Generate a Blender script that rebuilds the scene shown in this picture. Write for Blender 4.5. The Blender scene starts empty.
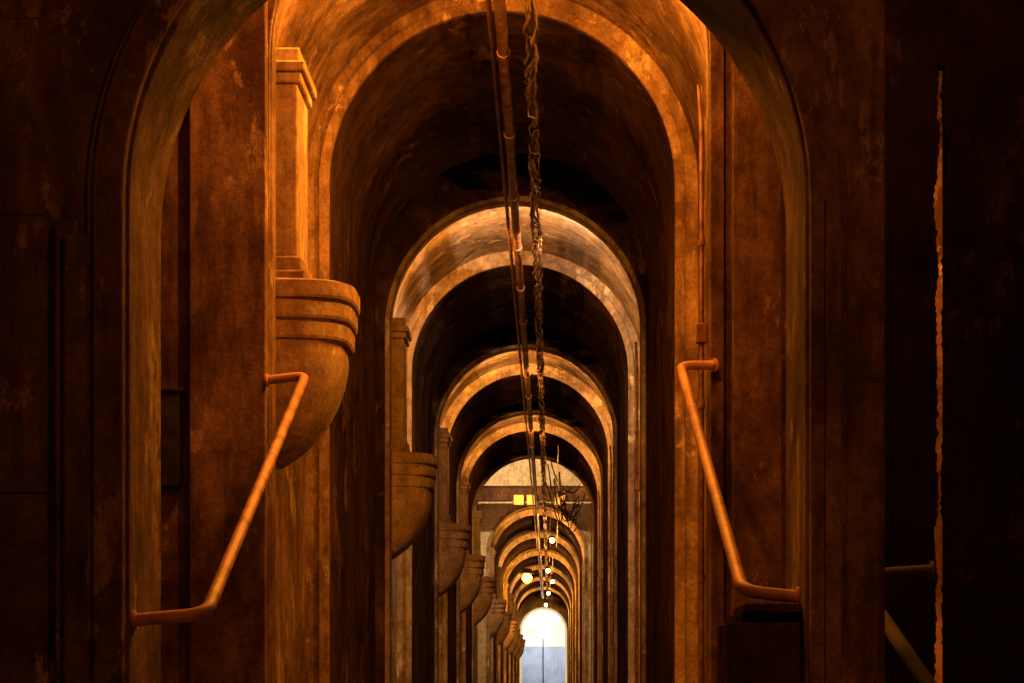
import bpy, bmesh, math, random
from math import sin, cos, pi, radians, sqrt
from mathutils import Vector
random.seed(7)
S = bpy.context.scene
E = 1.7            # eye height above floor
F = 1800.0         # focal length in px
CX = -0.55         # corridor centre line
def link(o): S.collection.objects.link(o); return o

# ---------------------------------------------------------------- materials
def concrete(name, base=(.50,.40,.30), dark=(.16,.11,.075), stain=.55, board=.12, rough=.9, bump=.35, peel=(.62,.52,.4), spec=.1, pt=.57, drips=.25):
    m = bpy.data.materials.new(name); m.use_nodes = True
    nt = m.node_tree; N = nt.nodes; L = nt.links
    bs = N['Principled BSDF']; bs.inputs['Roughness'].default_value = rough
    bs.inputs['Specular IOR Level'].default_value = spec
    tc = N.new('ShaderNodeTexCoord')
    def noise(scale, det=6, ro=.6, sc=(1,1,1), dist=0):
        mp = N.new('ShaderNodeMapping'); mp.inputs['Scale'].default_value = sc
        L.new(tc.outputs['Object'], mp.inputs['Vector'])
        n = N.new('ShaderNodeTexNoise'); n.inputs['Scale'].default_value = scale
        n.inputs['Detail'].default_value = det; n.inputs['Roughness'].default_value = ro
        n.inputs['Distortion'].default_value = dist
        L.new(mp.outputs[0], n.inputs['Vector']); return n.outputs['Fac']
    def ramp(src, a, b, ca=(0,0,0,1), cb=(1,1,1,1)):
        r = N.new('ShaderNodeValToRGB'); r.color_ramp.elements[0].position = a; r.color_ramp.elements[1].position = b
        r.color_ramp.elements[0].color = ca; r.color_ramp.elements[1].color = cb
        L.new(src, r.inputs[0]); return r.outputs[0]
    def mix(f, a, b, mode='MIX'):
        x = N.new('ShaderNodeMix'); x.data_type = 'RGBA'; x.blend_type = mode
        if isinstance(f, float): x.inputs['Factor'].default_value = f
        else: L.new(f, x.inputs['Factor'])
        for s, v in ((6, a), (7, b)):
            if isinstance(v, tuple): x.inputs[s].default_value = (*v, 1)
            else: L.new(v, x.inputs[s])
        return x.outputs[2]
    big = noise(.8, 8, .65, (1,1,.7), .5)
    streak = noise(2.6, 7, .7, (1,1,.22), .3)
    drip = noise(5.0, 6, .65, (1,1,.14), .3)
    fine = noise(18, 9, .8)
    speck = noise(5.5, 9, .78, (1,1,.8), .1)
    patch = noise(1.5, 10, .72, (1,1,.6), .25)
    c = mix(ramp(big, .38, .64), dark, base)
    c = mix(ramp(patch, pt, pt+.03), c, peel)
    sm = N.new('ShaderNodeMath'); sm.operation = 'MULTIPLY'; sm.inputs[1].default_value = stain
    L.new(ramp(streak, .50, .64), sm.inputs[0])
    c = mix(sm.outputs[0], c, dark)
    c = mix(drips, c, ramp(drip, .40, .50, (.40,.34,.3,1), (1,1,1,1)), 'MULTIPLY')
    c = mix(.65, c, ramp(speck, .38, .56, (.35,.30,.27,1), (1,1,1,1)), 'MULTIPLY')
    c = mix(.6, c, ramp(fine, .3, .7, (.35,.31,.28,1), (1.2,1.2,1.2,1)), 'MULTIPLY')
    L.new(c, bs.inputs['Base Color'])
    add = N.new('ShaderNodeMath'); add.operation = 'MULTIPLY_ADD'
    L.new(patch, add.inputs[0]); add.inputs[1].default_value = 1.2; L.new(fine, add.inputs[2])
    h = add.outputs[0]
    if board:
        w = N.new('ShaderNodeTexWave'); w.bands_direction = 'Z'; w.wave_profile = 'SAW'
        w.inputs['Scale'].default_value = .33; w.inputs['Distortion'].default_value = .5
        L.new(tc.outputs['Object'], w.inputs['Vector'])
        a2 = N.new('ShaderNodeMath'); a2.operation = 'MULTIPLY_ADD'
        L.new(ramp(w.outputs['Fac'], .0, .06), a2.inputs[0]); a2.inputs[1].default_value = board; L.new(h, a2.inputs[2]); h = a2.outputs[0]
    b = N.new('ShaderNodeBump'); b.inputs['Strength'].default_value = bump; b.inputs['Distance'].default_value = .05
    L.new(h, b.inputs['Height']); L.new(b.outputs[0], bs.inputs['Normal'])
    return m
def metal(name, col, rough=.45, met=.6, rust=(.12,.04,.015), sc=6):
    m = bpy.data.materials.new(name); m.use_nodes = True
    nt = m.node_tree; N = nt.nodes; L = nt.links; bs = N['Principled BSDF']
    tc = N.new('ShaderNodeTexCoord'); n = N.new('ShaderNodeTexNoise'); n.inputs['Scale'].default_value = sc; n.inputs['Detail'].default_value = 8
    L.new(tc.outputs['Object'], n.inputs['Vector'])
    r = N.new('ShaderNodeValToRGB'); r.color_ramp.elements[0].position = .36; r.color_ramp.elements[1].position = .6
    r.color_ramp.elements[0].color = (*rust, 1); r.color_ramp.elements[1].color = (*col, 1)
    L.new(n.outputs['Fac'], r.inputs[0]); L.new(r.outputs[0], bs.inputs['Base Color'])
    bs.inputs['Metallic'].default_value = met; bs.inputs['Roughness'].default_value = rough
    b = N.new('ShaderNodeBump'); b.inputs['Strength'].default_value = .2; b.inputs['Distance'].default_value = .01
    L.new(n.outputs['Fac'], b.inputs['Height']); L.new(b.outputs[0], bs.inputs['Normal'])
    return m
def glow(name, col, s):
    m = bpy.data.materials.new(name); m.use_nodes = True; bs = m.node_tree.nodes['Principled BSDF']
    bs.inputs['Base Color'].default_value = (*col, 1); bs.inputs['Emission Color'].default_value = (*col, 1)
    bs.inputs['Emission Strength'].default_value = s; return m
M_con = concrete('aged_concrete', base=(.66,.49,.33), dark=(.26,.16,.10), stain=.65, bump=.6, peel=(.76,.60,.42), drips=.4)
M_shade = concrete('dark_shade_concrete', base=(.12,.062,.036), dark=(.04,.02,.013), stain=.5, peel=(.18,.10,.06), rough=1, spec=0)  # darker concrete copy: shade of unlit parts put into the colour
M_black = concrete('black_shade_concrete', base=(.03,.016,.010), dark=(.012,.007,.005), stain=.5, peel=(.045,.025,.016), rough=1, spec=0)  # near-black copy: darkness of the side passage put into the colour
M_near = concrete('stained_concrete', base=(.50,.285,.185), dark=(.14,.065,.04), stain=.75, bump=1.0, peel=(.66,.42,.28), pt=.565, drips=.5)
M_smooth = concrete('cast_concrete', base=(.60,.40,.26), dark=(.32,.19,.12), stain=.5, board=0, bump=.5)
M_floor = concrete('floor_concrete', base=(.2,.16,.13), dark=(.06,.05,.04), board=0, spec=.1)
M_rail = metal('rusty_painted_steel', (.50,.22,.13), .55, .1, (.24,.09,.05), 5)
M_rail2 = metal('dull_rusty_steel', (.05,.018,.010), .9, 0, (.03,.012,.008), 5)
M_pipe = metal('rusty_pipe', (.36,.17,.09), .5, .3, (.13,.05,.025))
M_wire = metal('bare_wire', (.65,.48,.28), .35, .6, (.25,.12,.06))
M_dark = metal('dark_iron', (.05,.035,.025), .6, .5, (.02,.012,.008))
M_blue = metal('blue_steel_cladding', (.05,.062,.09), .6, .1, (.03,.04,.06), 1)
M_cream = concrete('pale_cream_concrete', base=(.80,.72,.56), dark=(.6,.50,.36), stain=.3, board=0)  # pale concrete; on the lunette front the colour adds to its lit look

def obj(name, bm, mat, bevel=0, smooth=False):
    bmesh.ops.recalc_face_normals(bm, faces=bm.faces)
    me = bpy.data.meshes.new(name); bm.to_mesh(me); bm.free()
    if smooth:
        for p in me.polygons: p.use_smooth = True
    for m in (mat if isinstance(mat, (list, tuple)) else [mat]): me.materials.append(m)
    o = link(bpy.data.objects.new(name, me))
    if bevel:
        b = o.modifiers.new('bevel', 'BEVEL'); b.width = bevel; b.segments = 2; b.limit_method = 'ANGLE'; b.angle_limit = radians(50)
    return o
def add_box(bm, x0, x1, y0, y1, z0, z1):
    v = [bm.verts.new((x, y, z)) for x in (x0, x1) for y in (y0, y1) for z in (z0, z1)]
    for f in ((0,1,3,2),(4,6,7,5),(0,4,5,1),(2,3,7,6),(0,2,6,4),(1,5,7,3)): bm.faces.new([v[i] for i in f])
def add_arch(bm, y0, y1, r, sp, xmin, xmax, zmax, cx=CX, z0=0, n=40, mi=0, mfront=None):
    """solid slab spanning y0..y1 pierced by a round-headed opening"""
    sp = sp + E
    angs = [pi - pi*i/n for i in range(n+1)]
    for px, pz in ((xmin, zmax), (xmax, zmax)): angs.append(math.atan2(pz-sp, px-cx))
    angs = sorted(set(round(a, 6) for a in angs), reverse=True)
    hole = [(cx-r, z0)]; out = [(xmin, z0)]
    for a in angs:
        c, s = cos(a), max(sin(a), 0)
        hole.append((cx+r*c, sp+r*s))
        t = 1e9
        if c > 1e-6: t = min(t, (xmax-cx)/c)
        if c < -1e-6: t = min(t, (xmin-cx)/c)
        if s > 1e-6: t = min(t, (zmax-sp)/s)
        out.append((cx+t*c, sp+t*s))
    hole.append((cx+r, z0)); out.append((xmax, z0))
    V = [[bm.verts.new((x, y, z)) for x, z in L] for y in (y0, y1) for L in (hole, out)]
    h0, o0, h1, o1 = V
    for i in range(len(hole)-1):
        f1 = bm.faces.new((h0[i], h0[i+1], o0[i+1], o0[i])); f1.material_index = mi if mfront is None else mfront
        for q in ((h1[i], o1[i], o1[i+1], h1[i+1]), (h0[i], h1[i], h1[i+1], h0[i+1]), (o0[i], o0[i+1], o1[i+1], o1[i])):
            bm.faces.new(q).material_index = mi
    bm.faces.new((h0[0], o0[0], o1[0], h1[0])); bm.faces.new((h0[-1], h1[-1], o1[-1], o0[-1]))
def add_ring(bm, y0, y1, r0, r1, sp, cx=CX, z0=0, n=48):
    """archivolt band: jambs plus semicircle, between radii r0 and r1"""
    sp = sp + E; A = [(cx-r0, z0)]; B = [(cx-r1, z0)]
    for i in range(n+1):
        a = pi - pi*i/n; A.append((cx+r0*cos(a), sp+r0*sin(a))); B.append((cx+r1*cos(a), sp+r1*sin(a)))
    A.append((cx+r0, z0)); B.append((cx+r1, z0))
    V = [[bm.verts.new((x, y, z)) for x, z in L] for y in (y0, y1) for L in (A, B)]
    a0, b0, a1, b1 = V
    for i in range(len(A)-1):
        bm.faces.new((a0[i], a0[i+1], b0[i+1], b0[i])); bm.faces.new((a1[i], b1[i], b1[i+1], a1[i+1]))
        bm.faces.new((a0[i], a1[i], a1[i+1], a0[i+1])); bm.faces.new((b0[i], b0[i+1], b1[i+1], b1[i]))
    bm.faces.new((a0[0], b0[0], b1[0], a1[0])); bm.faces.new((a0[-1], a1[-1], b1[-1], b0[-1]))
def tube(name, pts, r, mat, parent=None, res=4, poly=True):
    cu = bpy.data.curves.new(name, 'CURVE'); cu.dimensions = '3D'; cu.bevel_depth = r; cu.bevel_resolution = res
    cu.use_fill_caps = True
    sp = cu.splines.new('POLY' if poly else 'NURBS'); sp.points.add(len(pts)-1)
    for p, q in zip(sp.points, pts): p.co = (*q, 1)
    if not poly: sp.use_endpoint_u = True; sp.order_u = 3
    cu.materials.append(mat); o = link(bpy.data.objects.new(name, cu)); o.parent = parent; return o
def empty(name, loc=(0,0,0)):
    o = link(bpy.data.objects.new(name, None)); o.location = loc; o.empty_display_size = .2; return o

XL, XR, ZT = -7.0, 6.5, 12.4
# ---------------------------------------------------------------- shell
def box_obj(name, *a, mat=M_near, bevel=0):
    bm = bmesh.new(); add_box(bm, *a); return obj(name, bm, mat, bevel)
box_obj('floor', XL, XR, -6, 170, -.3, 0, mat=M_floor)
box_obj('ceiling', XL, XR, -6, 153, ZT+.02, ZT+.3, mat=M_shade)
box_obj('wall_left', XL-.3, XL, -6, 170, 0, ZT, mat=M_shade)
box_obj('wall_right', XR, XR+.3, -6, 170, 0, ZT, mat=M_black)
box_obj('wall_back', XL, XR, -6.3, -6, 0, ZT)

# ---------------------------------------------------------------- nearest arch (lower springing)
N_CX, N_R, N_SP = -.505, 2.065, 3.0
bm = bmesh.new()
add_arch(bm, 11.0, 11.9, N_R, N_SP, XL+.02, 2.05, ZT, cx=N_CX)
add_ring(bm, 10.9, 11.05, N_R+.02, N_R+.2, N_SP, cx=N_CX)
add_ring(bm, 10.95, 11.05, N_R+.2, N_R+.25, N_SP, cx=N_CX)
for x0, x1, top in ((-3.0, -2.86, 2.85), (-2.93, -2.80, 2.75), (1.66, 1.76, 2.96)):
    add_box(bm, x0, x1, 10.84 if x0 in (-2.93, 1.66) else 10.9, 11.05, 0, top+E)
for h in (1.2, 2.9, 4.1): add_box(bm, XL+.05, -3.06, 10.985, 11.02, h+E, h+E+.03)
obj('near_arch_wall', bm, M_near, .015)

# ---------------------------------------------------------------- repeating arch bays
R, SP = 2.0, 5.8
bays = [16.5, 28.8, 41.1, 50.8, 60.5, 76.0, 88.0, 100.0, 112.0, 124.0, 136.0]
ends = bays[1:] + [147.0]
for k, (z0, zn) in enumerate(zip(bays, ends)):
    g = zn - z0; c1 = z0 + .34*g; t1 = z0 + .78*g
    bm = bmesh.new()
    xl, xr = -4.6, 3.6
    add_arch(bm, z0, z0+.25, R, SP, xl, xr, ZT, mfront={0: 0, 5: 2}.get(k, 1))  # fronts coloured darker for shade, the lunette front paler for light
    add_ring(bm, z0-.07, z0+.02, R+.012, R+(.14 if k in (0, 5) else .09), SP)
    if k == 4:      # tall open bay with a lit lunette wall at its far end
        add_arch(bm, z0+.25, zn-.01, 2.5, 7.6, xl, xr, ZT)
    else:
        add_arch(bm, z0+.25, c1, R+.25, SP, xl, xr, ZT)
        add_arch(bm, c1, t1, R-.02, SP, xl, xr, ZT, mi=1, mfront=0)  # tunnel vault shade comes from its darker colour
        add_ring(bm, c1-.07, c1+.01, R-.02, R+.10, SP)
    if k == 0:
        add_box(bm, -3.26, -2.575, z0-.22, z0+.05, 0, ZT)
        add_box(bm, 1.66, 2.10, z0-.16, z0+.05, 0, ZT)
    obj('concrete_arch_bay', bm, [M_near if k == 0 else M_con, M_shade, M_cream], .012)

# ---------------------------------------------------------------- corbels with pilaster above
def corbel(z0):
    root = empty('corbel_pilaster', (-2.80, z0+.28, E+3.85))
    prof = [(0, .0), (0, .93), (.02, 1.0), (.15, 1.0), (.175, .985), (.18, .91), (.21, .91), (.215, .975), (.34, .975), (.365, .96), (.37, .88), (.40, .88), (.405,.95), (.53,.945), (.555,.93), (.56,.88), (.60,.88)]
    for i in range(1, 16):
        u = i/15; prof.append((.60+1.15*u, .88*max(0, 1-u**2.0)**.66 + .01))
    bm = bmesh.new(); n = 36; rows = []
    for d, s in prof:
        row = []
        for i in range(n+1):
            a = -pi/2 + pi*i/n
            ca, sa = cos(a), sin(a); p = .5
            x = .965*s*max(ca, 0)**p; y = .62*(.45+.55*s if s > .02 else s)*math.copysign(abs(sa)**p, sa)
            row.append(bm.verts.new((x-.02, y+.62, -d)))
        rows.append(row)
    for a, b in zip(rows, rows[1:]):
        for i in range(n): bm.faces.new((a[i], a[i+1], b[i+1], b[i]))
        bm.faces.new((a[0], b[0], b[n], a[n]))
    bm.faces.new(rows[-1])
    bmesh.ops.remove_doubles(bm, verts=bm.verts, dist=.0005)
    o = obj('corbel', bm, M_smooth); o.parent = root
    bm = bmesh.new()
    H = 2.09
    def blk(w, y0, y1, a, b): add_box(bm, .0, w+.1, y0, y1, a, b)
    blk(.40, .12, 1.0, -.01, .10); blk(.36, .16, .96, .10, .24)
    blk(.32, .2, .92, .24, H-.22)
    blk(.36, .16, .96, H-.22, H-.12); blk(.40, .12, 1.0, H-.12, H-.02); blk(.34, .18, .94, H-.02, H+.12)
    o = obj('pilaster', bm, M_smooth, .02); o.parent = root
for z0 in bays: corbel(z0)

# ---------------------------------------------------------------- handrails
def rail(pts, r=.042, mat=None):
    mat = mat or M_rail
    root = empty('handrail', pts[0])
    def rel(p): return tuple(Vector(p)-Vector(pts[0]))
    P = [Vector(p) for p in pts]; out = [P[0]]
    for a, b, c in zip(P, P[1:], P[2:]):
        d0 = (a-b).normalized()*min(.14, (a-b).length*.45); d1 = (c-b).normalized()*min(.14, (c-b).length*.45)
        for i in range(7):
            t = i/6; out.append((b+d0)*(1-t)**2 + b*2*t*(1-t) + (b+d1)*t*t)
    out.append(P[-1])
    tube('rail_tube', [rel(p) for p in out], r, mat, root)
    for e, d in ((P[0], (P[1]-P[0]).normalized()), (P[-1], (P[-2]-P[-1]).normalized())):
        tube('wall_flange', [rel(e+d*.0), rel(e+d*.02)], r*1.5, mat, root)
    return root
rail([(-2.56, 16.27, E+2.80), (-2.2, 16.2, E+2.83), (-2.12, 11.1, E+.47), (-2.57, 11.1, E+.43)])
rail([(1.5, 16.40, E+2.96), (1.17, 16.2, E+2.92), (1.21, 11.3, E+.62), (1.56, 11.3, E+.585)])
rail([(2.9, 13.6, E+.9), (2.3, 13.6, E+.86), (2.3, 10.2, E-.2), (2.06, 11.2, E-.25)], .05, M_rail2)

bm = bmesh.new()
add_box(bm, 1.10, 1.555, 11.15, 11.85, 0, E+.42); add_box(bm, 1.16, 1.555, 11.2, 11.85, E+.42, E+.48)
add_box(bm, 1.20, 1.555, 11.1, 11.8, E+.48, E+.535)
obj('stepped_ledge', bm, M_shade, .01)
bm = bmesh.new(); add_box(bm, -3.85, -3.36, 16.30, 16.49, E+1.85, E+2.7); add_box(bm, -3.88, -3.33, 16.27, 16.49, E+2.7, E+2.73)
obj('dark_notch_box', bm, M_dark, .01)  # dark box added in place of a dark recessed notch

# ---------------------------------------------------------------- side passage on the right, closed by an added slit wall
from mathutils import noise as mn
def ragged(bm, xa, xb, edge_right, y0, y1, zmax, seed):
    n = 260; prev = None
    for i in range(n+1):
        z = zmax*i/n
        j = .03*mn.noise(Vector((seed, z*2.2, 0))) + .02*mn.noise(Vector((seed, z*9, 5))) + .02*mn.noise(Vector((seed, z*40, 9)))
        x0, x1 = (xa, xb+j) if edge_right else (xa+j, xb)
        cur = [bm.verts.new((x, y, z)) for y in (y0, y1) for x in (x0, x1)]
        if prev:
            for a, b in ((0,1),(1,3),(3,2),(2,0)): bm.faces.new((prev[a], prev[b], cur[b], cur[a]))
        prev = cur
bm = bmesh.new()
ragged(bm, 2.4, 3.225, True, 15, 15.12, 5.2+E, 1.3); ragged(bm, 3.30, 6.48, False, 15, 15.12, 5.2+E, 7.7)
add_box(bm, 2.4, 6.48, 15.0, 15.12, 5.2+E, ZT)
obj('added_slit_wall', bm, M_black)  # wall added so that its slit shows as a thin lit strip

# ---------------------------------------------------------------- ceiling pipe and cables
root = empty('ceiling_pipe', (CX, 60, E+7.5))
def P(x, y, h): return (x-CX, y-60, h-7.5)
tube('pipe_run', [P(CX+.0, 13, 7.52), P(CX, 147, 7.52)], .066, M_pipe, root)
y = 15.0
while y < 146:
    tube('pipe_coupling', [P(CX, y, 7.52), P(CX, y+.18, 7.52)], .082, M_pipe, root, 3)
    tube('pipe_hanger', [P(CX, y+.5, 7.45), P(CX, y+.5, 7.75)], .02, M_pipe, root, 2)
    y += 3.1
tube('side_pipe', [P(CX-.13, 13, 7.6), P(CX-.13, 147, 7.6)], .03, M_pipe, root)
root = empty('cable_bundle', (-.22, 60, E+7.5))
def P2(x, y, h): return (x+.22, y-60, h-7.5)
for q in range(8):
    pts = []; y = 13.0; ph = random.random()*6
    while y < 146:
        pts.append(P2(-.22+.055*sin(y*2.1+ph)+random.uniform(-.03,.03), y, 7.46+.06*cos(y*2.7+ph)-.10*abs(sin(y*.8+ph*.2))+random.uniform(-.02,.02))); y += .25
    tube('cable', pts, .016, M_wire if q % 2 == 0 else (M_pipe if q % 3 == 1 else M_dark), root, 2)
y = 14.0
while y < 146:
    w = random.uniform(.03,.06); d = random.uniform(.05, .22)
    tube('cable_clip', [P2(-.22-w, y, 7.48-d), P2(-.22+w, y+.1, 7.48-d), P2(-.22+w, y+.2, 7.55), P2(-.22-w, y+.1, 7.55), P2(-.22-w, y, 7.48-d)], .009, M_wire, root, 1)
    y += random.uniform(.8, 1.7)
for y in (56, 59, 62.5, 66, 71, 79, 84, 93, 104, 116):
    L0 = random.uniform(.4, 1.5); x = random.uniform(-.15, .4)
    tube('hanging_wire', [P2(x, y, 7.75), P2(x+.02, y, 7.4), P2(x-.03, y, 7.5-L0)], .018, M_wire, root, 1)
root = empty('loose_cables', (0, 62, E+6))
for q in range(11):
    x0 = random.uniform(-.1, .5); yy = random.uniform(62, 73); pts = []
    sg = random.uniform(.6, 1.3)
    for i in range(17):
        t = i/16; pts.append((x0+.9*t-.1+.12*sin(5*t+q), yy-62+2*t, 1.95-.6*t-1.1*sin(pi*t)*sg))
    tube('cable', pts, .024, M_dark, root, 1, poly=False)

for k, z0 in enumerate(bays[:6]):
    root = empty('conduit_riser', (1.40, z0+.12, E))
    tube('conduit', [(0, 0, -E), (0, 0, 5.2), (-.02, .05, 5.6)], .022, M_pipe, root, 2)
    for h in (-.5, 1.0, 2.6, 4.1): tube('saddle', [(0, 0, h), (0, 0, h+.06)], .034, M_pipe, root, 2)
    bm = bmesh.new(); add_box(bm, -.05, .045, -.05, .05, 3.2, 3.38); o = obj('junction_box', bm, M_pipe, .01); o.parent = root

# ---------------------------------------------------------------- cross beam with box lamps
root = empty('lamp_beam', (CX, 74.2, E+8.4))
bm = bmesh.new(); add_box(bm, -2.48, 2.48, -.15, .15, -.62, -.05)
add_box(bm, -2.48, 2.48, -.2, .2, -.05, .0); o = obj('beam', bm, M_shade, .01); o.parent = root
G_box = glow('box_lamp_diffuser', (1, .36, .04), .7)
for x0 in (-.93, -.40, .75):
    bm = bmesh.new(); add_box(bm, x0, x0+.40, -.34, -.28, -.80, -.40); o = obj('lamp_diffuser', bm, G_box, .02); o.parent = root
    bm = bmesh.new(); add_box(bm, x0-.04, x0+.44, -.28, -.16, -.84, -.36); o = obj('lamp_housing', bm, M_dark, .01); o.parent = root

# ---------------------------------------------------------------- lamps
def lamp(x, y, h, col, power, rad=.05, es=6, hang=.0, spot=None, soft=None):
    root = empty('lamp_or_fill', (x, y, E+h))  # shared by the bay lamps and the unseen added fill lights
    bm = bmesh.new(); bmesh.ops.create_uvsphere(bm, u_segments=16, v_segments=10, radius=rad*.8)
    o = obj('bulb', bm, glow('bulb_glass', col, es), smooth=True); o.parent = root
    bm = bmesh.new(); bmesh.ops.create_cone(bm, segments=20, radius1=rad*1.2, radius2=rad*.6, depth=rad*.8, cap_ends=True)
    for v in bm.verts: v.co.z += rad*1.1
    o = obj('lamp_cap', bm, M_dark); o.parent = root
    l = bpy.data.lights.new('lamp_light', 'SPOT' if spot else 'POINT'); l.energy = power; l.color = col; l.shadow_soft_size = soft or rad
    lo = link(bpy.data.objects.new('lamp_light', l)); lo.parent = root; lo.location = (0, .0, -rad*1.9)
    if spot:
        l.spot_size = radians(165); l.spot_blend = .4
        lo.rotation_euler = Vector(spot).to_track_quat('-Z', 'Y').to_euler()
    if hang: tube('lamp_cord', [(0,0,rad*2), (0,0,hang)], .012, M_dark, root, 1)
def rlamp(k, ang, col, power, rr=2.13, spot=(0,1,-.05)):
    a = radians(ang); lamp(CX+rr*cos(a), bays[k]+.42, SP+rr*sin(a), col, power, spot=spot if k else None)
SOD = (1, .30, .03); AMB = (1, .385, .03); WARM = (1, .42, .06)
rlamp(0, 140, AMB, 560); rlamp(0, 38, AMB, 900); rlamp(0, 8, AMB, 700); rlamp(0, 100, AMB, 420)
rlamp(1, 140, (1,.38,.045), 650); rlamp(1, 58, (1,.62,.30), 850)
rlamp(2, 135, WARM, 600); rlamp(2, 60, (1,.47,.12), 700)
rlamp(3, 120, WARM, 600); rlamp(3, 55, (1,.47,.11), 700)
lamp(-1.6, 62.0, 8.6, (1,.50,.13), 600); lamp(-1.9, 71.0, 9.6, (1,.66,.30), 1300, spot=(0,1,0))
lamp(.9, 71.0, 9.6, (1,.55,.18), 400, spot=(0,1,0))
for k in (5, 6, 7, 8, 9, 10): rlamp(k, 80 if k % 2 else 110, (1,.46,.09), 1100); rlamp(k, 20, (1,.46,.09), 700)
lamp(-1.25, 98.0, 6.1, (1,.42,.03), 700, .34, 22, 1.6)
for x, y, h in ((.1, 83, 6.9), (-.1, 95, 6.3), (.15, 108, 6.5), (-.1, 119, 6.4), (-.3, 131, 6.2)):
    lamp(x, y, h, (1,.60,.18), 130, .15, 16, 7.5-h)
lamp(-1.2, 13.4, 6.8, SOD, 420)
lamp(.5, 13.6, 6.8, SOD, 260)
lamp(1.6, 5.0, 5.0, (1,.29,.045), 300, soft=.15)  # added fill light, out of frame, brightens the near arch faces
lamp(-1.6, 4.0, 5.0, (1,.34,.07), 60, soft=.15)  # second unseen fill, weaker, for the left near wall
lamp(4.3, 15.75, 3.6, (1,.27,.03), 110)  # hidden light added to brighten the slit from behind
lamp(3.9, 15.75, .2, (1,.27,.03), 45)  # lower hidden light added for the bottom of the slit

# ---------------------------------------------------------------- end doorway
bm = bmesh.new(); add_arch(bm, 150, 151, 1.9, 4.9, XL+.02, XR-.02, ZT); obj('wall_end', bm, M_con)
bm = bmesh.new(); add_ring(bm, 149.85, 149.98, 1.80, 1.98, 4.9); obj('trim_1', bm, glow('glowing_trim', (.95,.8,.45), .5), .02)  # trim is no lamp; it emits a glow as its lit edge
bm = bmesh.new(); add_box(bm, XL+.1, XR-.1, 165, 165.3, 0, E+4.0)
for i in range(38): add_box(bm, XL+.2+i*.34, XL+.2+i*.34+.06, 164.93, 165.02, 0, E+4.0)
obj('blue_hoarding', bm, M_blue)
box_obj('wall_far', XL, XR, 168, 168.3, 0, ZT+2, mat=M_cream)
root = empty('floodlight', (-.6, 155, E+5.2))
bm = bmesh.new(); bmesh.ops.create_uvsphere(bm, u_segments=20, v_segments=12, radius=.62); o = obj('flood_lens', bm, glow('flood_glass', (1,.97,.9), 60), smooth=True); o.parent = root
bm = bmesh.new(); add_box(bm, -.6, .6, -.1, .1, .62, .8); o = obj('flood_hood', bm, M_cream, .02); o.parent = root
tube('flood_post', [(0, .2, -E-5.2), (0, .2, .6)], .05, M_blue, root)
l = bpy.data.lights.new('flood_light', 'SPOT'); l.energy = 18000; l.color = (.95,.95,.95); l.shadow_soft_size = .4
l.spot_size = radians(160); l.spot_blend = .3
lo = link(bpy.data.objects.new('flood_light', l)); lo.parent = root; lo.location = (0, 1.2, 0); lo.rotation_euler = (radians(90), 0, 0)

# ---------------------------------------------------------------- world, camera
w = bpy.data.worlds.new('World'); S.world = w; w.use_nodes = True
w.node_tree.nodes['Background'].inputs[0].default_value = (.05, .018, .004, 1); w.node_tree.nodes['Background'].inputs[1].default_value = .1
cam = bpy.data.cameras.new('camera'); co = link(bpy.data.objects.new('camera', cam)); S.camera = co
co.location = (0, 0, E); co.rotation_euler = (radians(90), 0, 0)
cam.sensor_width = 36; cam.lens = 36*F/1024; cam.clip_end = 500
cam.shift_x = -(550-512)/1024; cam.shift_y = (690-341.5)/1024
S.view_settings.view_transform = 'Standard'
